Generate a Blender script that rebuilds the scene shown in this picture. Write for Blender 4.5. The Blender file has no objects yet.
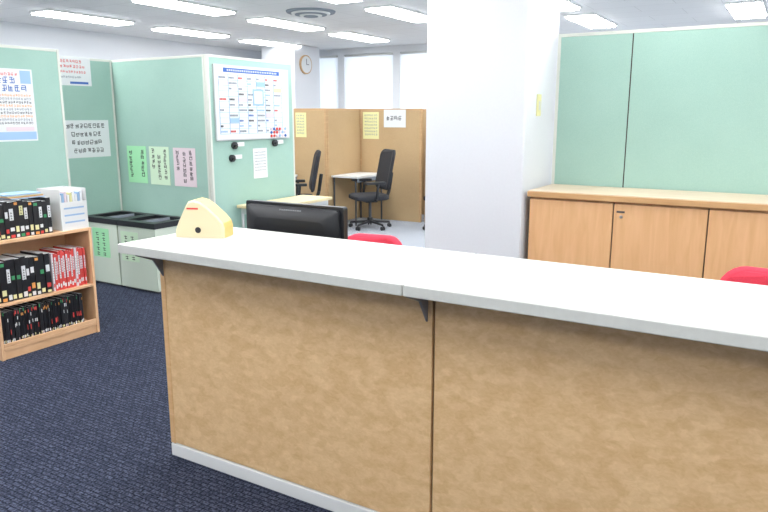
import bpy, bmesh, math, random
from mathutils import Vector, Matrix
random.seed(7)
scene = bpy.context.scene

# ------------------------------------------------------------ materials
def new_mat(name):
    m = bpy.data.materials.new(name); m.use_nodes = True
    return m, m.node_tree.nodes, m.node_tree.links, m.node_tree.nodes["Principled BSDF"]
def plain(name, col, rough=0.5, metal=0.0, noise=0.0, spec=0.5):
    m, n, l, p = new_mat(name)
    p.inputs["Roughness"].default_value = rough
    p.inputs["Metallic"].default_value = metal
    p.inputs["Specular IOR Level"].default_value = spec
    if noise > 0:
        tc = n.new("ShaderNodeTexCoord"); t = n.new("ShaderNodeTexNoise"); t.inputs["Scale"].default_value = 60
        r = n.new("ShaderNodeValToRGB")
        r.color_ramp.elements[0].position = .3; r.color_ramp.elements[1].position = .7
        r.color_ramp.elements[0].color = (*[c*(1-noise) for c in col], 1)
        r.color_ramp.elements[1].color = (*[min(1, c*(1+noise)) for c in col], 1)
        l.new(tc.outputs["Object"], t.inputs["Vector"]); l.new(t.outputs["Fac"], r.inputs["Fac"])
        l.new(r.outputs["Color"], p.inputs["Base Color"])
    else:
        p.inputs["Base Color"].default_value = (*col, 1)
    return m
def emis(name, col, s):
    m, n, l, p = new_mat(name)
    p.inputs["Base Color"].default_value = (*col, 1)
    p.inputs["Emission Color"].default_value = (*col, 1)
    p.inputs["Emission Strength"].default_value = s
    return m
def fabric(name, c0, c1, scale=350):
    m, n, l, p = new_mat(name)
    tc = n.new("ShaderNodeTexCoord"); t = n.new("ShaderNodeTexNoise"); t.inputs["Scale"].default_value = scale
    t.inputs["Detail"].default_value = 3
    t2 = n.new("ShaderNodeTexNoise"); t2.inputs["Scale"].default_value = 3
    mx = n.new("ShaderNodeMath"); mx.operation = 'MULTIPLY_ADD'; mx.inputs[1].default_value = .35
    r = n.new("ShaderNodeValToRGB")
    r.color_ramp.elements[0].position = .35; r.color_ramp.elements[1].position = .95
    r.color_ramp.elements[0].color = (*c0, 1); r.color_ramp.elements[1].color = (*c1, 1)
    l.new(tc.outputs["Object"], t.inputs["Vector"]); l.new(tc.outputs["Object"], t2.inputs["Vector"])
    l.new(t2.outputs["Fac"], mx.inputs[0]); l.new(t.outputs["Fac"], mx.inputs[2])
    l.new(mx.outputs[0], r.inputs["Fac"]); l.new(r.outputs["Color"], p.inputs["Base Color"])
    b = n.new("ShaderNodeBump"); b.inputs["Strength"].default_value = .15; b.inputs["Distance"].default_value = .002
    l.new(t.outputs["Fac"], b.inputs["Height"]); l.new(b.outputs["Normal"], p.inputs["Normal"])
    p.inputs["Roughness"].default_value = .95; p.inputs["Specular IOR Level"].default_value = .15
    return m
def wood(name, c0, c1, stretch=(1, 1, 14), rough=.4, scale=4):
    m, n, l, p = new_mat(name)
    tc = n.new("ShaderNodeTexCoord"); mp = n.new("ShaderNodeMapping"); mp.inputs["Scale"].default_value = stretch
    t = n.new("ShaderNodeTexNoise"); t.inputs["Scale"].default_value = scale; t.inputs["Detail"].default_value = 8
    t.inputs["Distortion"].default_value = .6
    r = n.new("ShaderNodeValToRGB")
    r.color_ramp.elements[0].position = .3; r.color_ramp.elements[1].position = .7
    r.color_ramp.elements[0].color = (*c0, 1); r.color_ramp.elements[1].color = (*c1, 1)
    l.new(tc.outputs["Object"], mp.inputs["Vector"]); l.new(mp.outputs["Vector"], t.inputs["Vector"])
    l.new(t.outputs["Fac"], r.inputs["Fac"]); l.new(r.outputs["Color"], p.inputs["Base Color"])
    p.inputs["Roughness"].default_value = rough
    return m
def burl(name):
    m, n, l, p = new_mat(name)
    tc = n.new("ShaderNodeTexCoord")
    mp = n.new("ShaderNodeMapping"); mp.inputs["Rotation"].default_value = (0, math.radians(38), 0)
    mp.inputs["Scale"].default_value = (1.0, 1, 1.7)
    nz = n.new("ShaderNodeTexNoise"); nz.inputs["Scale"].default_value = 16; nz.inputs["Detail"].default_value = 4
    vm = n.new("ShaderNodeVectorMath"); vm.operation = 'MULTIPLY_ADD'
    vm.inputs[1].default_value = (.06, .06, .06)
    v = n.new("ShaderNodeTexVoronoi"); v.inputs["Scale"].default_value = 22; v.feature = 'SMOOTH_F1'
    v.inputs["Smoothness"].default_value = .8
    t = n.new("ShaderNodeTexNoise"); t.inputs["Scale"].default_value = 60; t.inputs["Detail"].default_value = 7; t.inputs["Distortion"].default_value = .6
    l.new(tc.outputs["Object"], mp.inputs["Vector"]); l.new(mp.outputs["Vector"], nz.inputs["Vector"])
    l.new(nz.outputs["Color"], vm.inputs[0]); l.new(mp.outputs["Vector"], vm.inputs[2])
    l.new(vm.outputs["Vector"], v.inputs["Vector"]); l.new(vm.outputs["Vector"], t.inputs["Vector"])
    sep = n.new("ShaderNodeSeparateColor"); l.new(v.outputs["Color"], sep.inputs["Color"])
    ma = n.new("ShaderNodeMath"); ma.operation = 'MULTIPLY_ADD'; ma.inputs[1].default_value = .34
    l.new(sep.outputs["Red"], ma.inputs[0])
    mb = n.new("ShaderNodeMath"); mb.operation = 'MULTIPLY'; mb.inputs[1].default_value = .66
    l.new(t.outputs["Fac"], mb.inputs[0]); l.new(mb.outputs[0], ma.inputs[2])
    r = n.new("ShaderNodeValToRGB")
    r.color_ramp.elements[0].position = .22; r.color_ramp.elements[1].position = .80
    r.color_ramp.elements[0].color = (.61, .385, .18, 1); r.color_ramp.elements[1].color = (.80, .57, .32, 1)
    l.new(ma.outputs[0], r.inputs["Fac"]); l.new(r.outputs["Color"], p.inputs["Base Color"])
    p.inputs["Roughness"].default_value = .38
    return m
def carpet(name, c0, c1, c2):
    m, n, l, p = new_mat(name)
    tc = n.new("ShaderNodeTexCoord")
    br = n.new("ShaderNodeTexBrick"); br.inputs["Scale"].default_value = 1
    br.inputs["Brick Width"].default_value = .05; br.inputs["Row Height"].default_value = .025
    br.inputs["Mortar Size"].default_value = .004; br.inputs["Mortar Smooth"].default_value = .5
    br.inputs["Color1"].default_value = (*c0, 1); br.inputs["Color2"].default_value = (*c1, 1); br.inputs["Mortar"].default_value = (*c2, 1)
    t = n.new("ShaderNodeTexNoise"); t.inputs["Scale"].default_value = 100; t.inputs["Detail"].default_value = 3
    r = n.new("ShaderNodeValToRGB"); r.color_ramp.elements[0].position = .34; r.color_ramp.elements[1].position = .68
    r.color_ramp.elements[0].color = (.25, .25, .25, 1); r.color_ramp.elements[1].color = (2.0, 2.0, 2.0, 1)
    mx = n.new("ShaderNodeMix"); mx.data_type = 'RGBA'; mx.blend_type = 'MULTIPLY'; mx.inputs[0].default_value = 1
    l.new(tc.outputs["Object"], br.inputs["Vector"]); l.new(tc.outputs["Object"], t.inputs["Vector"])
    l.new(t.outputs["Fac"], r.inputs["Fac"]); l.new(br.outputs["Color"], mx.inputs[6]); l.new(r.outputs["Color"], mx.inputs[7])
    l.new(mx.outputs[2], p.inputs["Base Color"])
    b = n.new("ShaderNodeBump"); b.inputs["Strength"].default_value = .4; b.inputs["Distance"].default_value = .004
    l.new(t.outputs["Fac"], b.inputs["Height"]); l.new(b.outputs["Normal"], p.inputs["Normal"])
    p.inputs["Roughness"].default_value = .97; p.inputs["Specular IOR Level"].default_value = .1
    return m
def ceiling_mat():
    m, n, l, p = new_mat("ceiling_tile")
    tc = n.new("ShaderNodeTexCoord"); br = n.new("ShaderNodeTexBrick")
    br.inputs["Scale"].default_value = 1; br.inputs["Brick Width"].default_value = .9; br.inputs["Row Height"].default_value = .45
    br.inputs["Mortar Size"].default_value = .004
    br.inputs["Color1"].default_value = (.75, .755, .76, 1); br.inputs["Color2"].default_value = (.73, .735, .74, 1); br.inputs["Mortar"].default_value = (.58, .58, .58, 1)
    l.new(tc.outputs["Object"], br.inputs["Vector"]); l.new(br.outputs["Color"], p.inputs["Base Color"])
    p.inputs["Roughness"].default_value = .95
    return m

M = {}
M['wall'] = plain("wall_paint", (.68, .70, .735), .85, noise=.01)
M['ceil'] = ceiling_mat()
M['navy'] = carpet("navy_carpet", (.030, .036, .060), (.050, .057, .088), (.014, .017, .030))
M['grey'] = carpet("grey_carpet", (.29, .31, .345), (.35, .37, .405), (.25, .27, .30))
M['teal'] = fabric("teal_fabric", (.275, .43, .37), (.365, .535, .465))
M['cream'] = plain("cream_trim", (.60, .62, .56), .5)
M['alu'] = plain("aluminium_trim", (.55, .56, .56), .4, .6)
M['top'] = plain("countertop_laminate", (.565, .575, .54), .35, noise=.02)
M['burl'] = burl("mottled_wood_laminate")
M['edge'] = wood("wood_edge", (.62, .38, .17), (.74, .48, .25))
M['white'] = plain("white_plastic", (.70, .71, .70), .4)
M['seam'] = plain("dark_gap", (.03, .02, .015), .8)
M['metalg'] = plain("grey_bracket_metal", (.24, .25, .27), .45, .5)
M['cab'] = wood("cabinet_wood", (.70, .40, .19), (.79, .48, .25), (8, 8, .8))
M['cabtop'] = wood("cabinet_top_laminate", (.62, .49, .35), (.68, .55, .41), (1, 6, 1))
M['cabedge'] = wood("cabinet_edge_wood", (.50, .28, .12), (.62, .38, .18), (1, 6, 6))
M['shelf'] = wood("shelf_wood", (.66, .39, .21), (.76, .48, .28), (5, 1, 1))
M['booth'] = fabric("booth_panel_tan", (.42, .29, .155), (.54, .385, .22), 200)
M['boothedge'] = wood("booth_edge", (.44, .27, .13), (.54, .35, .18))
M['black'] = plain("black_plastic", (.012, .013, .016), .35)
M['blackm'] = plain("black_matte_mesh", (.018, .019, .024), .8)
M['dark'] = plain("dark_grey_plastic", (.06, .062, .068), .45)
M['red'] = fabric("red_upholstery", (.60, .04, .07), (.74, .07, .11), 250)
M['yel'] = plain("yellow_plastic", (.72, .50, .16), .4)
M['yel2'] = plain("pale_cream_plastic", (.72, .62, .40), .4)
M['paper'] = plain("paper_white", (.68, .70, .71), .8)
M['pgreen'] = plain("paper_green", (.34, .70, .40), .8)
M['pgreen2'] = plain("paper_pale_green", (.56, .72, .53), .8)
M['ppink'] = plain("paper_pink", (.68, .57, .61), .8)
M['pyel'] = plain("paper_yellow", (.72, .70, .36), .8)
M['ink'] = plain("ink_black", (.02, .02, .025), .7)
M['inkb'] = plain("ink_blue", (.04, .12, .40), .7)
M['inkr'] = plain("ink_red", (.65, .06, .05), .7)
M['inkg'] = plain("ink_grey", (.22, .25, .29), .7)
M['inko'] = plain("ink_orange", (.75, .33, .08), .7)
M['bgreen'] = plain("book_green", (.05, .30, .12), .6)
M['lblue'] = plain("light_blue_print", (.30, .46, .66), .7)
M['bin'] = plain("bin_body", (.55, .62, .53), .5)
M['table'] = wood("table_laminate", (.64, .53, .30), (.72, .61, .37), (6, 1, 1))
M['lamp'] = emis("fluorescent_diffuser", (.98, .99, 1.0), 17.5)
M['steel'] = plain("steel", (.5, .5, .52), .3, .9)
M['logo'] = plain("logo_grey", (.30, .31, .33), .5)
m, n, l, p = new_mat("roller_blind")
p.inputs["Base Color"].default_value = (.86, .88, .90, 1); p.inputs["Roughness"].default_value = .9
tr = n.new("ShaderNodeBsdfTranslucent"); tr.inputs["Color"].default_value = (.87, .90, .94, 1)
ms = n.new("ShaderNodeMixShader"); ms.inputs[0].default_value = .4
l.new(p.outputs[0], ms.inputs[1]); l.new(tr.outputs[0], ms.inputs[2]); l.new(ms.outputs[0], n["Material Output"].inputs["Surface"])
M['blind'] = m

# ------------------------------------------------------------ mesh builder
class B:
    def __init__(s, name):
        s.name = name; s.bm = bmesh.new(); s.mats = []
    def mi(s, k):
        if k not in s.mats: s.mats.append(k)
        return s.mats.index(k)
    def _v(s, pts, M4=None):
        return [s.bm.verts.new((M4 @ Vector(p)) if M4 else p) for p in pts]
    def box(s, x0, x1, y0, y1, z0, z1, k, M4=None):
        v = s._v([(x0,y0,z0),(x1,y0,z0),(x1,y1,z0),(x0,y1,z0),(x0,y0,z1),(x1,y0,z1),(x1,y1,z1),(x0,y1,z1)], M4)
        i = s.mi(k)
        for f in ((0,3,2,1),(4,5,6,7),(0,1,5,4),(1,2,6,5),(2,3,7,6),(3,0,4,7)):
            s.bm.faces.new([v[j] for j in f]).material_index = i
    def quad(s, pts, k):
        s.bm.faces.new(s._v(pts)).material_index = s.mi(k)
    def cyl(s, p0, p1, r0, k, r1=None, seg=14):
        r1 = r0 if r1 is None else r1
        p0, p1 = Vector(p0), Vector(p1); d = (p1-p0).normalized()
        a = d.orthogonal().normalized(); b = d.cross(a); i = s.mi(k)
        A = [s.bm.verts.new(p0 + (a*math.cos(t)+b*math.sin(t))*r0) for t in [2*math.pi*j/seg for j in range(seg)]]
        C = [s.bm.verts.new(p1 + (a*math.cos(t)+b*math.sin(t))*r1) for t in [2*math.pi*j/seg for j in range(seg)]]
        for j in range(seg):
            f = s.bm.faces.new((A[j], A[(j+1)%seg], C[(j+1)%seg], C[j])); f.material_index = i; f.smooth = True
        s.bm.faces.new(A[::-1]).material_index = i; s.bm.faces.new(C).material_index = i
    def tube(s, pts, r, k, seg=8):
        for a, b in zip(pts[:-1], pts[1:]): s.cyl(a, b, r, k, seg=seg)
    def loft(s, rings, k, smooth=True, caps=True):
        i = s.mi(k); R = [s._v(r) for r in rings]; n = len(R[0])
        for a, b in zip(R[:-1], R[1:]):
            for j in range(n):
                f = s.bm.faces.new((a[j], a[(j+1)%n], b[(j+1)%n], b[j])); f.material_index = i; f.smooth = smooth
        if caps:
            s.bm.faces.new(R[0][::-1]).material_index = i; s.bm.faces.new(R[-1]).material_index = i
    def finish(s, bevel=0, loc=(0,0,0), rz=0, sub=0):
        bmesh.ops.recalc_face_normals(s.bm, faces=[f for f in s.bm.faces])
        me = bpy.data.meshes.new(s.name); s.bm.to_mesh(me); s.bm.free()
        for k in s.mats: me.materials.append(M[k])
        o = bpy.data.objects.new(s.name, me); scene.collection.objects.link(o)
        o.location = loc; o.rotation_euler = (0, 0, rz)
        if bevel:
            bv = o.modifiers.new("bevel", 'BEVEL'); bv.width = bevel; bv.segments = 2; bv.limit_method = 'ANGLE'; bv.angle_limit = math.radians(50)
        return o

def rrect(cx, cy, w, h, r, n=5):
    pts = []
    for q,(sx, sy) in enumerate(((1,1),(-1,1),(-1,-1),(1,-1))):
        for j in range(n+1):
            a = math.radians(90*q + 90*j/n)
            pts.append((cx+sx*(w/2-r)+r*math.cos(a), cy+sy*(h/2-r)+r*math.sin(a)))
    return pts
def simple_box(name, *a, bevel=0):
    b = B(name); b.box(*a); return b.finish(bevel)

# ------------------------------------------------------------ room shell
XW, XE, YS, YN, ZC = -9.2, 4.0, -3.5, 11.0, 2.83
b = B("floor")
b.quad([(XW,YS,0),(XE,YS,0),(XE,4.7,0),(XW,4.7,0)], 'navy')
b.quad([(XW,4.7,0),(XE,4.7,0),(XE,YN,0),(XW,YN,0)], 'grey')
b.box(XW,XE,YS,YN,-.1,-.001,'wall'); b.finish()
simple_box("ceiling", XW, XE, YS, YN, ZC, ZC+.1, 'ceil')
simple_box("wall_west", XW-.12, XW, YS, YN, 0, ZC, 'wall')
simple_box("wall_east", XE, XE+.12, YS, YN, 0, ZC, 'wall')
simple_box("wall_south", XW, XE, YS-.12, YS, 0, ZC, 'wall')
b = B("wall_north")
wins = [(-8.65,-7.62),(-7.48,-6.42),(-6.28,-5.22),(-5.08,-4.02),(-3.88,-2.82),(-2.68,-1.62),(-.3,.75)]
b.box(XW,XE,YN,YN+.15,0,.95,'wall'); b.box(XW,XE,YN,YN+.15,2.72,ZC,'wall')
xs = [XW]+[v for w in wins for v in w]+[XE]
for i in range(0, len(xs), 2): b.box(xs[i],xs[i+1],YN,YN+.15,.95,2.72,'wall')
b.finish()
for i,(a,c) in enumerate(wins):
    b = B("window_%d" % (i+1))
    for (x0,x1,z0,z1) in ((a,a+.03,.95,2.72),(c-.03,c,.95,2.72),(a+.03,c-.03,.95,.98),(a+.03,c-.03,2.69,2.72)):
        b.box(x0,x1,YN+.05,YN+.10,z0,z1,'white')
    b.box(a+.005,c-.005,YN+.01,YN+.014,.96,2.68,'blind')
    b.cyl((a+.005,YN+.025,2.69),(c-.005,YN+.025,2.69),.02,'white')
    b.finish()
simple_box("baseboard_north", XW, XE, YN-.012, YN, 0, .08, 'inkg')
simple_box("baseboard_west", XW, XW+.012, YS, YN-.012, 0, .08, 'inkg')

# pillars
b = B("pillar"); b.box(-2.30,-1.565,4.40,5.05,0,ZC,'wall'); b.finish(.012)
b = B("pillar"); b.box(-8.5,-7.75,9.85,10.6,0,ZC,'wall'); b.finish(.012)
b = B("wall_switch_plate"); b.box(-1.565,-1.557,4.61,4.69,1.60,1.745,'pyel'); b.box(-1.557,-1.552,4.635,4.665,1.64,1.70,'cream'); b.finish(.002)

# ceiling lights
for X in (-7.9,-6.1,-4.3,-2.5,-.7,1.1,2.9):
    for Y in (-2.0,-.2,1.6,3.4,5.2,7.0,8.8):
        b = B("ceiling_light")
        b.box(X-.19,X+.19,Y,Y+1.25,ZC-.02,ZC,'white')
        b.box(X-.165,X+.165,Y+.02,Y+1.23,ZC-.04,ZC-.02,'lamp')
        b.finish()
for (X,Y) in ((-5.2,6.95),(-.1,6.6)):
    b = B("air_conditioning_vent")
    for r,z,k in ((.30,.02,'inkg'),(.24,.035,'white'),(.20,.045,'inkg'),(.14,.055,'white'),(.09,.065,'inkg')):
        b.cyl((X,Y,ZC),(X,Y,ZC-z),r,k,r*.96,seg=28)
    b.finish()

# ------------------------------------------------------------ reception counter
b = B("reception_counter")
S0 = -1.07
mods = [(-2.45,S0-.002),(S0+.002,S0+1.396),(S0+1.40,S0+2.80)]
for (a,c) in mods:
    b.box(a-.03 if a<-2 else a,c,1.895,2.50,1.02,1.06,'top')
    b.box(a+.01 if a<-2 else a+.003+.02,c-.003+.02,2.087,2.112,.068,1.02,'burl')
    b.box(a+.01 if a<-2 else a+.02,c+.018,2.095,2.45,0,.065,'white')
    b.box(a+.04,c-.02,2.112,2.135,.065,1.02,'seam')
b.box(S0+.005,S0+.035,2.1121,2.14,.065,1.02,'seam')
b.box(-2.445,-2.415,2.083,2.45,.065,1.02,'edge')
b.box(1.72,1.745,2.12,2.45,.065,1.02,'edge')
b.box(-2.445,1.75,2.083,2.45,.0,.062,'white')
for x in (-2.43,S0-.012,S0+1.39):
    w = .012
    v = [(x,2.087,1.02),(x,1.93,1.02),(x,1.94,1.005),(x,2.03,.97),(x,2.075,.90),(x,2.087,.88)]
    b.loft([v,[(p[0]+w,p[1],p[2]) for p in v]],'metalg',smooth=False)
    b.box(x-.015,x+w+.015,1.93,2.087,1.012,1.0199,'metalg')
b.finish(.004)
b = B("staff_desk")
b.box(-2.42,1.72,2.455,3.0,.70,.73,'top')
for x in (-2.42,-1.06,.34,1.69): b.box(x,x+.03,2.47,2.97,0,.70,'cream')
b.box(-2.39,1.69,2.47,2.485,.3,.70,'cream')
b.finish(.003)

# ------------------------------------------------------------ staff cabinet
b = B("storage_cabinet")
dx = [-1.53,-.976,-.426,.127,.68,1.23,1.78]
b.box(-1.53,1.78,4.47,4.93,0,1.07,'cab')
b.box(-1.54,1.79,4.43,4.95,1.07,1.105,'cabedge')
b.box(-1.535,1.785,4.436,4.95,1.105,1.112,'cabtop')
b.box(-1.53,1.78,4.453,4.4699,0,.08,'dark')
for i,(a,c) in enumerate(zip(dx[:-1],dx[1:])):
    b.box(a+.004,c-.004,4.452,4.47,.085,1.055,'cab')
    b.box(a-.002,a+.002,4.460,4.4699,.085,1.06,'seam')
    if i%2==1:
        b.box(a+.02,a+.07,4.449,4.452,1.0,1.012,'dark'); b.cyl((a+.05,4.452,.975),(a+.05,4.445,.975),.010,'steel')
b.finish(.003)

# ------------------------------------------------------------ partitions
def partition(name, x0,x1,y0,y1,z1, fab='teal', trim='cream', seams=()):
    b = B(name); t = .022
    if (x1-x0) > (y1-y0):
        b.box(x0+t,x1-t,y0+.002,y1-.002,.06,z1-t,fab)
        b.box(x0,x0+t,y0,y1,0,z1,trim); b.box(x1-t,x1,y0,y1,0,z1,trim)
        b.box(x0+t,x1-t,y0,y1,z1-t,z1,trim); b.box(x0+t,x1-t,y0,y1,0,.06,trim)
        for s in seams: b.box(s-.004,s+.004,y0+.0005,y1-.0005,.06,z1-t,'seam')
    else:
        b.box(x0+.002,x1-.002,y0+t,y1-t,.06,z1-t,fab)
        b.box(x0,x1,y0,y0+t,0,z1,trim); b.box(x0,x1,y1-t,y1,0,z1,trim)
        b.box(x0,x1,y0+t,y1-t,z1-t,z1,trim); b.box(x0,x1,y0+t,y1-t,0,.06,trim)
    return b.finish(.002)
partition("partition_panel", -5.49,-5.45,2.54,3.74,2.15)
partition("partition_panel", -6.05,-6.01,4.08,4.695,2.15)
partition("partition_panel", -6.05,-4.745,4.70,4.74,2.15)
partition("partition_panel", -4.74,-4.70,4.70,5.94,2.15)
partition("partition_panel", -1.545,1.9,4.96,5.0,2.165, seams=(-1.034,.166,1.366))
b = B("partition_hook")
b.tube([(-.235,4.955,2.10),(-.235,4.955,2.175),(-.235,5.005,2.175),(-.235,5.005,2.12)],.004,'steel')
b.tube([(-.235,4.955,2.10),(-.235,4.935,2.10),(-.235,4.935,2.125)],.004,'steel'); b.finish()

# ------------------------------------------------------------ posters / notices
def poster(name, o, u, nrm, w, h, paper, lines, deco=None):
    b = B(name); o = Vector(o); u = Vector(u); nn = Vector(nrm); z = Vector((0,0,1))
    def slab(a0,a1,c0,c1,d0,d1,k):
        pts = []
        for d in (d0,d1):
            pts.append([tuple(o+u*a+z*c+nn*d) for a,c in ((a0,c0),(a1,c0),(a1,c1),(a0,c1))])
        b.loft(pts,k,smooth=False)
    def glyph(x,zc,s,k):
        t = s*.13; e = .0022
        for q in random.sample((0,.28,.55,.84),3): slab(x+random.uniform(0,.2)*s,x+s*random.uniform(.6,.85),zc+q*s,zc+q*s+t,.0015,e,k)
        for q in random.sample((0.03,.38,.72),2):
            z0 = random.uniform(0,.3)*s; slab(x+q*s,x+q*s+t,zc+z0,zc+s*random.uniform(.7,.95),.0015,e,k)
    slab(0,w,0,h,0,.0015,paper)
    for (fy, fh, x0, x1, k, gap) in lines:
        ch = fh*h; x = x0*w
        while x + ch*.8 < x1*w:
            glyph(x,fy*h,ch,k); x += ch*gap
    if deco: deco(slab,w,h,.0022,glyph)
    return b.finish()
XN, YNm = (1,0,0), (0,-1,0); UY, UX = (0,1,0), (1,0,0)
def dA(s,w,h,e,g):
    s(.02*w,.98*w,.02*h,.13*h,.0015,e,'lblue'); s(.78*w,.97*w,.80*h,.98*h,.0015,e,'lblue'); s(.45*w,.95*w,.14*h,.20*h,.0015,e,'ppink')
poster("wall_poster",(-5.4495,3.0,1.40),UY,XN,.475,.57,'paper',
  [(.905,.045,.45,.75,'inkr',1.1),(.80,.09,.02,.76,'inkb',1.05),(.69,.09,.1,.98,'inkb',1.05)]+[(.62-.048*i,.034,.06,.94,['inko','inkg','ink'][i%3],1.15) for i in range(9)],dA)
poster("notice_sign",(-6.0095,4.085,1.885),UY,XN,.36,.262,'paper',
  [(.80,.11,.1,.8,'inkr',1.15),(.62,.11,.1,.9,'inkr',1.15),(.44,.09,.1,.9,'inkr',1.15),(.26,.08,.1,.7,'inkg',1.15)],
  lambda s,w,h,e,g: s(.35*w,.9*w,.06*h,.14*h,.0015,e,'inkb'))
poster("notice_sheet",(-6.0095,4.10,1.20),UY,XN,.50,.36,'paper',
  [(.79,.125,.05,.95,'ink',1.08),(.57,.125,.15,.85,'ink',1.08),(.35,.125,.15,.85,'ink',1.08),(.13,.125,.18,.92,'ink',1.08)])
def vlab(sz,cols,k='ink'):
    def f(s,w,h,e,g):
        for c,(zt,zb) in enumerate(cols):
            x = w*(.8-.6*c/(max(1,len(cols)-1))) if len(cols)>1 else w*.5
            z = zt*h-sz
            while z > zb*h: g(x-sz/2,z,sz,k); z -= sz*1.12
    return f
poster("recycling_notice",(-5.88,4.6995,.935),UX,YNm,.285,.37,'pgreen',[],vlab(.05,[(.92,.1),(.9,.1)]))
poster("recycling_notice",(-5.55,4.6995,.93),UX,YNm,.28,.375,'pgreen2',[],vlab(.045,[(.95,.1),(.8,.05),(.95,.3)]))
poster("recycling_notice",(-5.21,4.6995,.93),UX,YNm,.30,.37,'ppink',[],vlab(.045,[(.95,.1),(.9,.05),(.95,.3)]))
b = B("calendar_whiteboard")
X=-4.6995; y0,y1,z0,z1=4.76,5.84,1.37,2.07
b.box(X,X+.015,y0,y1,z0,z1,'alu'); b.box(X+.015,X+.017,y0+.012,y1-.012,z0+.012,z1-.012,'white')
e0,e1=X+.017,X+.019
b.box(e0,e1,y0+.12,y1-.15,z1-.066,z1-.026,'inkb')
for j in range(28): b.box(e1,e1+.0005,y0+.17+j*.026,y0+.183+j*.026,z1-.055,z1-.038,'paper')
for j in range(8):
    yy=y0+.05+j*.13; b.box(e0,e1,yy,yy+.006,z0+.06,z1-.09,'lblue')
for j in range(12):
    zz=z0+.06+j*.050; b.box(e0,e1,y0+.05,y1-.115,zz,zz+.004,'lblue')
for i in range(7):
    for j in range(11):
        if random.random()<.8:
            yy=y0+.062+i*.13; zz=z0+.068+j*.05; kk=random.choice(['inkg','inkg','inkb','ink','inkr','lblue','inkg'])
            for q in range(random.randint(2,6)): b.box(e0,e1+.0002,yy+q*.018,yy+q*.018+.012,zz+.008,zz+.026,kk)
for (i,j,k) in ((0,9,'ppink'),(2,6,'ppink'),(5,3,'ppink'),(6,8,'pyel'),(1,2,'lblue'),(4,9,'lblue')):
    b.box(e0,e1+.0004,y0+.058+i*.13,y0+.178+i*.13,z0+.066+j*.05,z0+.108+j*.05,k)
b.box(e0,e1+.0006,5.28,5.44,1.70,1.86,'lblue'); b.box(e0,e1+.0009,5.30,5.42,1.72,1.84,'paper')
for i in range(18):
    yy=5.54+(i%6)*.045; zz=1.39+(i//6)*.035
    b.cyl((e0,yy,zz+.01),(e0+.008,yy,zz+.01),.014,['inkr','inkb','ppink','lblue','ppink','inkr'][(i*5+i//6)%6],seg=10)
b.finish()
poster("notice_sheet",(-4.6995,5.27,.98),UY,XN,.21,.30,'paper',[(.85-.1*i,.04,.1,.9,'inkg',1.2) for i in range(7)])
for (y,z) in ((5.0,1.32),(4.96,1.20),(5.60,1.325)):
    b = B("magnetic_hook"); b.cyl((-4.6995,y,z),(-4.675,y,z),.035,'black'); b.box(-4.6995,-4.69,y+.0,y+.14,z-.01,z+.03,'white')
    b.cyl((-4.675,y,z),(-4.665,y,z-.01),.03,'black',.015); b.finish()

# ------------------------------------------------------------ bookshelf + books
b = B("bookshelf")
b.box(-4.70,-4.40,2.40,2.422,0,.80,'shelf'); b.box(-4.70,-4.40,3.128,3.15,0,.80,'shelf')
for z0,z1 in ((.06,.085),(.36,.38),(.778,.80)): b.box(-4.70,-4.402,2.422,3.128,z0,z1,'shelf')
b.box(-4.42,-4.41,2.422,3.128,0,.06,'shelf'); b.box(-4.70,-4.695,2.422,3.128,.085,.778,'shelf')
b.box(-4.415,-4.402,2.422,3.128,.085,.11,'shelf')
b.finish(.0025)
def books(name, ya, yb, z, palette, tr, hr, dep=.21, xf=-4.43):
    b = B(name); y = ya
    while True:
        t = random.uniform(*tr); h = random.uniform(*hr)
        if y+t > yb: break
        k, labs = random.choice(palette)
        x1 = xf-random.uniform(0,.012)
        b.box(x1-dep,x1,y,y+t-.0015,z,z+h,k)
        b.box(x1-dep+.004,x1-.004,y+.002,y+t-.0035,z+h,z+h+.001,'paper')
        for (f0,f1,lk) in labs:
            b.box(x1,x1+.0008,y+t*.14,y+t*.86-.0015,z+h*f0,z+h*f1,lk)
            if f1-f0 > .2:
                q = z+h*f0+.008
                while q < z+h*f1-.016:
                    b.box(x1+.0008,x1+.0012,y+t*.3,y+t*.65,q,q+.003,'ink'); b.box(x1+.0008,x1+.0012,y+t*.4,y+t*.5,q,q+.011,'ink'); q += .018
        y += t
    return b.finish()
P1=[('black',[(.02,.10,'inko'),(.16,.30,'pyel'),(.88,.96,'bgreen')]),
    ('black',[(.02,.10,'inkr'),(.2,.30,'paper'),(.50,.82,'paper')]),
    ('black',[(.02,.10,'bgreen'),(.16,.30,'paper'),(.6,.85,'pyel')]),
    ('black',[(.02,.08,'pyel'),(.15,.26,'inkr'),(.55,.72,'paper')]),
    ('black',[(.02,.10,'paper'),(.16,.32,'pyel'),(.9,.97,'inko')]),
    ('black',[(.02,.12,'paper'),(.2,.34,'inko'),(.6,.75,'paper')]),
    ('black',[(.04,.16,'paper'),(.45,.78,'paper')]),
    ('black',[(.04,.14,'pyel'),(.5,.6,'bgreen')])]
P2=[('inkr',[(.06,.16,'paper'),(.3,.9,'paper')]),('inkr',[(.1,.2,'paper'),(.45,.8,'ppink')]),('ppink',[(.1,.2,'inkr'),(.3,.8,'paper')])]
P3=[('black',[(.06,.16,'paper')]),('black',[(.06,.13,'pyel'),(.3,.45,'inkr')]),('ink',[(.05,.15,'ppink'),(.7,.8,'paper')]),('black',[(.1,.16,'pyel'),(.88,.97,'bgreen')]),('black',[(.1,.18,'paper'),(.8,.88,'inko')]),('black',[(.5,.6,'paper'),(.85,.95,'inkr')])]
books("row_of_books",2.405,2.90,.80,P1,(.028,.042),(.225,.25))
books("row_of_books",2.43,2.83,.38,P1,(.028,.042),(.27,.29))
books("row_of_books",2.835,3.12,.38,P2,(.014,.022),(.26,.285))
books("row_of_books",2.43,3.06,.085,P3,(.008,.013),(.225,.24))
b = B("magazine_file")
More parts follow.
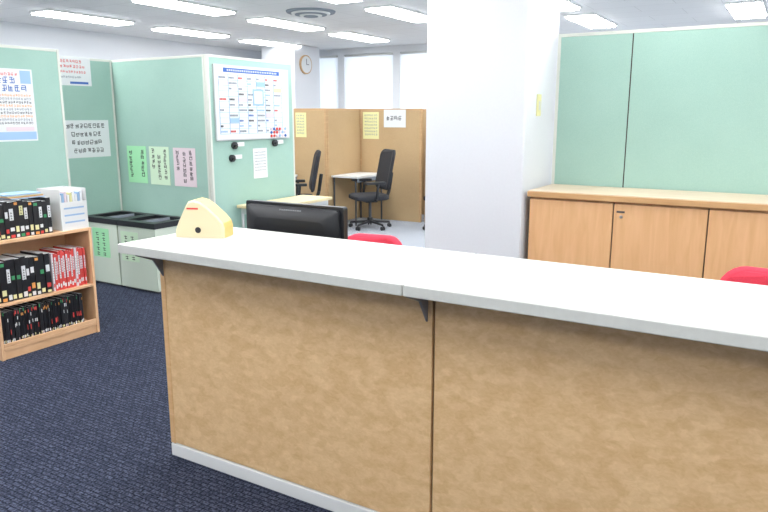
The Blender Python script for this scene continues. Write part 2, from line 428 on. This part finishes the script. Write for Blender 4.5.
b.box(-4.68,-4.42,2.935,2.939,.80,1.09,'white'); b.box(-4.68,-4.42,3.142,3.146,.80,1.09,'white')
b.box(-4.68,-4.42,2.939,3.142,.80,.804,'white'); b.box(-4.424,-4.42,2.939,3.142,.804,1.0,'white')
b.box(-4.68,-4.676,2.939,3.142,.804,1.09,'white')
for i in range(9): b.box(-4.66,-4.44,2.943+i*.021,2.96+i*.021,.804,1.05+.012*(i%3),['paper','lblue','ppink','paper','pyel','paper','paper','lblue','paper'][i])
for z in (.85,.90,.95): b.box(-4.42,-4.4195,2.96,3.12,z,z+.012,'lblue')
b.finish(.001)
b = B("stacked_booklets")
for i,k in enumerate(['lblue','paper','inko','pyel','paper','lblue']): b.box(-4.64+.004*i,-4.47+.004*i,2.62-.01*i,2.86-.008*i,1.0515+i*.006,1.0575+i*.006,k)
b.finish()

# ------------------------------------------------------------ bins
def recycling_bin(x0,x1,lab,lk):
    b = B("recycling_bin"); y0,y1=4.15,4.60
    b.box(x0,x1,y0,y1,.02,.60,'bin'); b.box(x0+.02,x1-.02,y0+.02,y1-.02,0,.02,'dark')
    b.box(x0-.006,x1+.006,y0-.008,y0+.07,.60,.65,'black'); b.box(x0-.006,x1+.006,y1-.05,y1+.006,.60,.65,'black')
    b.box(x0-.006,x0+.05,y0+.07,y1-.05,.60,.65,'black'); b.box(x1-.05,x1+.006,y0+.07,y1-.05,.60,.65,'black')
    b.box(x0+.05,x1-.05,y0+.07,y1-.05,.60,.62,'dark')
    b.box((x0+x1)/2-.006,(x0+x1)/2+.006,y0+.07,y1-.05,.62,.645,'inkg')
    b.box(lab,lab+.24,y0-.002,y0,.27,.55,lk)
    for c in range(2):
        for j in range(5):
            zz=.50-j*.048; xx=lab+.05+c*.09
            b.box(xx,xx+.04,y0-.003,y0-.002,zz,zz+.006,'ink'); b.box(xx+random.uniform(0,.02),xx+.04,y0-.003,y0-.002,zz-.02,zz-.014,'ink')
            xr=xx+random.uniform(.01,.03); b.box(xr,xr+.006,y0-.003,y0-.002,zz-.025,zz+.01,'ink')
    b.finish(.004)
recycling_bin(-5.90,-5.42,-5.78,'pgreen')
recycling_bin(-5.40,-4.90,-5.37,'pgreen2')

# ------------------------------------------------------------ side table
b = B("side_table")
b.box(-4.65,-4.25,4.95,6.0,.72,.75,'table')
for x in (-4.62,-4.30):
    for y in (5.0,5.93): b.cyl((x,y,0),(x,y,.72),.014,'alu')
b.box(-4.63,-4.27,4.99,5.0,.66,.72,'alu'); b.box(-4.63,-4.27,5.94,5.95,.66,.72,'alu'); b.box(-4.635,-4.625,5.0,5.94,.66,.72,'alu'); b.box(-4.275,-4.265,5.0,5.94,.66,.72,'alu')
b.finish(.003)

# ------------------------------------------------------------ yellow box on the counter
b = B("suggestion_box")
prof = [(-.118,0),(.118,0),(.118,.045),(.112,.068),(.09,.095),(.04,.14),(.005,.163),(-.025,.170),(-.048,.163),(-.062,.145),(-.105,.06),(-.116,.03)]
def ringp(sc,y): return [(p[0]*sc, y, p[1]*(sc if p[1]>0 else 1)) for p in prof]
b.loft([ringp(.95,-.055),ringp(1,-.045)],'yel2',smooth=False)
b.loft([ringp(1,-.0449),ringp(1,.055)],'yel',smooth=False)
b.cyl((-.005,-.0555,.035),(-.005,-.058,.035),.014,'ink')
b.box(-.055,.0,-.0565,-.0555,.128,.136,'inkr')
b.finish(.006, loc=(-2.31,2.24,1.06), rz=math.radians(22))

# ------------------------------------------------------------ monitor
b = B("computer_monitor")
w=.61; z0=.80; z1=1.17
fr=rrect(0,(z0+z1)/2,w,z1-z0,.012)
b.loft([[(x,0,z) for x,z in fr],[(x,.035,z) for x,z in fr]],'black',smooth=False)
bk=rrect(0,(z0+z1)/2,w-.04,z1-z0-.03,.02); bk2=rrect(0,(z0+z1)/2-.01,w-.18,z1-z0-.13,.03)
b.loft([[(x,0,z) for x,z in bk],[(x,-.02,z) for x,z in bk],[(x,-.045,z) for x,z in bk2]],'black')
b.box(-w/2+.02,w/2-.02,.035,.036,z0+.025,z1-.02,'dark')
for i in range(10): b.box(-.065+i*.014,-.056+i*.014,-.0275,-.0235,1.132,1.143,'logo')
for i in range(14): b.box(-.2+i*.03,-.185+i*.03,-.0355,-.030,1.112,1.115,'dark')
b.box(-.035,.035,-.06,-.02,.74,.95,'black')
b.loft([[(x,y,.73) for x,y in rrect(0,0,.26,.20,.05)],[(x,y,.745) for x,y in rrect(0,0,.25,.19,.05)]],'black')
b.finish(.002, loc=(-2.15,2.69,0), rz=math.radians(1))

# ------------------------------------------------------------ chairs (front of chair = -Y local)
def star_base(b):
    for i in range(5):
        a = 2*math.pi*i/5+.3; c,s = math.cos(a),math.sin(a)
        b.cyl((c*.03,s*.03,.10),(c*.30,s*.30,.075),.022,'black',.014,seg=8)
        b.cyl((c*.30,s*.30,.085),(c*.30,s*.30,.05),.009,'black',seg=8)
        for d in (-.018,.018):
            p=Vector((c*.30,s*.30,.028)); t=Vector((-s,c,0))
            b.cyl(p+t*(d-.009),p+t*(d+.009),.028,'black',seg=12)
    b.cyl((0,0,.07),(0,0,.16),.04,'black'); b.cyl((0,0,.16),(0,0,.40),.022,'dark'); b.box(-.08,.08,-.09,.09,.38,.42,'black')
def cushion(b, cx,cy,w,d,z0,z1,r,k):
    b.loft([[(x,y,z0) for x,y in rrect(cx,cy,w*.9,d*.9,r)],[(x,y,z0+.015) for x,y in rrect(cx,cy,w,d,r)],[(x,y,z1-.02) for x,y in rrect(cx,cy,w,d,r)],[(x,y,z1) for x,y in rrect(cx,cy,w*.9,d*.9,r)]],k)
def backrest(b, w, z0, z1, y, th, k, r=.09, lean=.12, curve=.05):
    rings=[]
    for yy,sc in ((-th/2,.92),(-th/4,1),(th/4,1),(th/2,.92)):
        ring=[]
        for x,z in rrect(0,(z0+z1)/2,w*sc,(z1-z0)*sc,r,6):
            ring.append((x,y+yy+(z-z0)*lean-curve*(x/(w/2))**2,z))
        rings.append(ring)
    b.loft(rings,k)
def task_chair(loc, rz):
    b = B("task_chair"); star_base(b)
    cushion(b,0,-.02,.50,.50,.42,.50,.10,'blackm')
    backrest(b,.52,.56,1.13,.22,.045,'blackm',lean=.2)
    b.tube([(0,.05,.41),(0,.26,.43),(0,.30,.55),(0,.34,.80)],.025,'black')
    for s in (-1,1):
        b.tube([(s*.2,0,.42),(s*.29,.0,.45),(s*.29,.02,.66)],.02,'black')
        b.box(s*.29-.045,s*.29+.045,-.17,.12,.66,.695,'black')
    b.finish(.004,loc,rz)
task_chair((-5.26,8.36,0),math.radians(-38))
task_chair((-6.02,7.65,0),math.radians(-50))
task_chair((-4.27,8.8,0),math.radians(-80))
def office_chair(loc, rz):
    b = B("office_chair"); star_base(b)
    cushion(b,0,-.02,.46,.44,.42,.50,.10,'red')
    backrest(b,.42,.52,.90,.21,.06,'red',r=.11,lean=.10)
    b.tube([(0,.05,.41),(0,.27,.43),(0,.29,.55),(0,.29,.74)],.02,'black')
    b.finish(0,loc,rz)
office_chair((-2.11,3.22,0),math.radians(8))
office_chair((-.08,3.36,0),math.radians(-5))

# ------------------------------------------------------------ study booths
def booth_panel(x0,x1,y0,y1,h=1.71):
    b = B("booth_divider"); t=.03
    if x1-x0>y1-y0:
        b.box(x0+t,x1-t,y0+.003,y1-.003,.0,h-t,'booth'); b.box(x0,x0+t,y0,y1,0,h,'boothedge'); b.box(x1-t,x1,y0,y1,0,h,'boothedge'); b.box(x0+t,x1-t,y0,y1,h-t,h,'boothedge')
    else:
        b.box(x0+.003,x1-.003,y0+t,y1-t,.0,h-t,'booth'); b.box(x0,x1,y0,y0+t,0,h,'boothedge'); b.box(x0,x1,y1-t,y1,0,h,'boothedge'); b.box(x0,x1,y0+t,y1-t,h-t,h,'boothedge')
    b.finish(.002)
booth_panel(-5.97,-4.88,9.20,9.24)
booth_panel(-6.01,-5.97,8.325,9.24)
booth_panel(-7.10,-5.97,8.28,8.32)
booth_panel(-7.14,-7.10,7.0,8.32)
booth_panel(-4.84,-4.80,9.26,10.3)
booth_panel(-6.01,-4.845,10.0,10.04)
def booth_desk(x0,x1,y0,y1):
    b = B("booth_desk"); b.box(x0,x1,y0,y1,.70,.73,'white'); b.box(x1-.02,x1-.001,y0+.02,y1-.02,.64,.70,'inkg')
    for x in (x0+.03,x1-.05):
        for y in (y0+.03,y1-.03): b.cyl((x,y,0),(x,y,.70),.014,'dark')
    b.finish(.003)
booth_desk(-5.965,-5.50,8.40,9.19)
booth_desk(-7.095,-6.50,7.35,8.27)
poster("notice_sheet",(-5.91,9.1995,1.25),UX,YNm,.29,.41,'pyel',[(.85-.12*i,.07,.1,.9,'inkg',1.2) for i in range(7)])
poster("notice_sheet",(-5.53,9.1995,1.43),UX,YNm,.385,.265,'paper',[(.40,.25,.1,.95,'ink',1.1)])
poster("notice_sheet",(-6.52,8.2795,1.29),UX,YNm,.2,.36,'pyel',[(.85-.12*i,.07,.1,.9,'inkg',1.2) for i in range(7)])
b = B("wall_clock"); b.cyl((-7.7495,10.15,2.50),(-7.715,10.15,2.50),.165,'boothedge',seg=32); b.cyl((-7.715,10.15,2.50),(-7.712,10.15,2.50),.145,'paper',seg=32)
b.box(-7.712,-7.709,10.145,10.155,2.50,2.60,'ink'); b.box(-7.712,-7.709,10.15,10.22,2.495,2.505,'ink'); b.finish()

# ------------------------------------------------------------ world & camera
w = bpy.data.worlds.new("daylight"); scene.world = w; w.use_nodes = True
bg = w.node_tree.nodes["Background"]; bg.inputs[0].default_value = (.88,.94,1,1); bg.inputs[1].default_value = 4.5
cam = bpy.data.cameras.new("camera"); co = bpy.data.objects.new("camera", cam); scene.collection.objects.link(co)
co.location = (0,0,1.6); co.rotation_euler = (math.radians(90-11.55),0,math.radians(31)); cam.lens = 685/768*36; cam.sensor_width = 36
scene.camera = co
scene.view_settings.view_transform = 'Standard'
scene.view_settings.exposure = 0.08
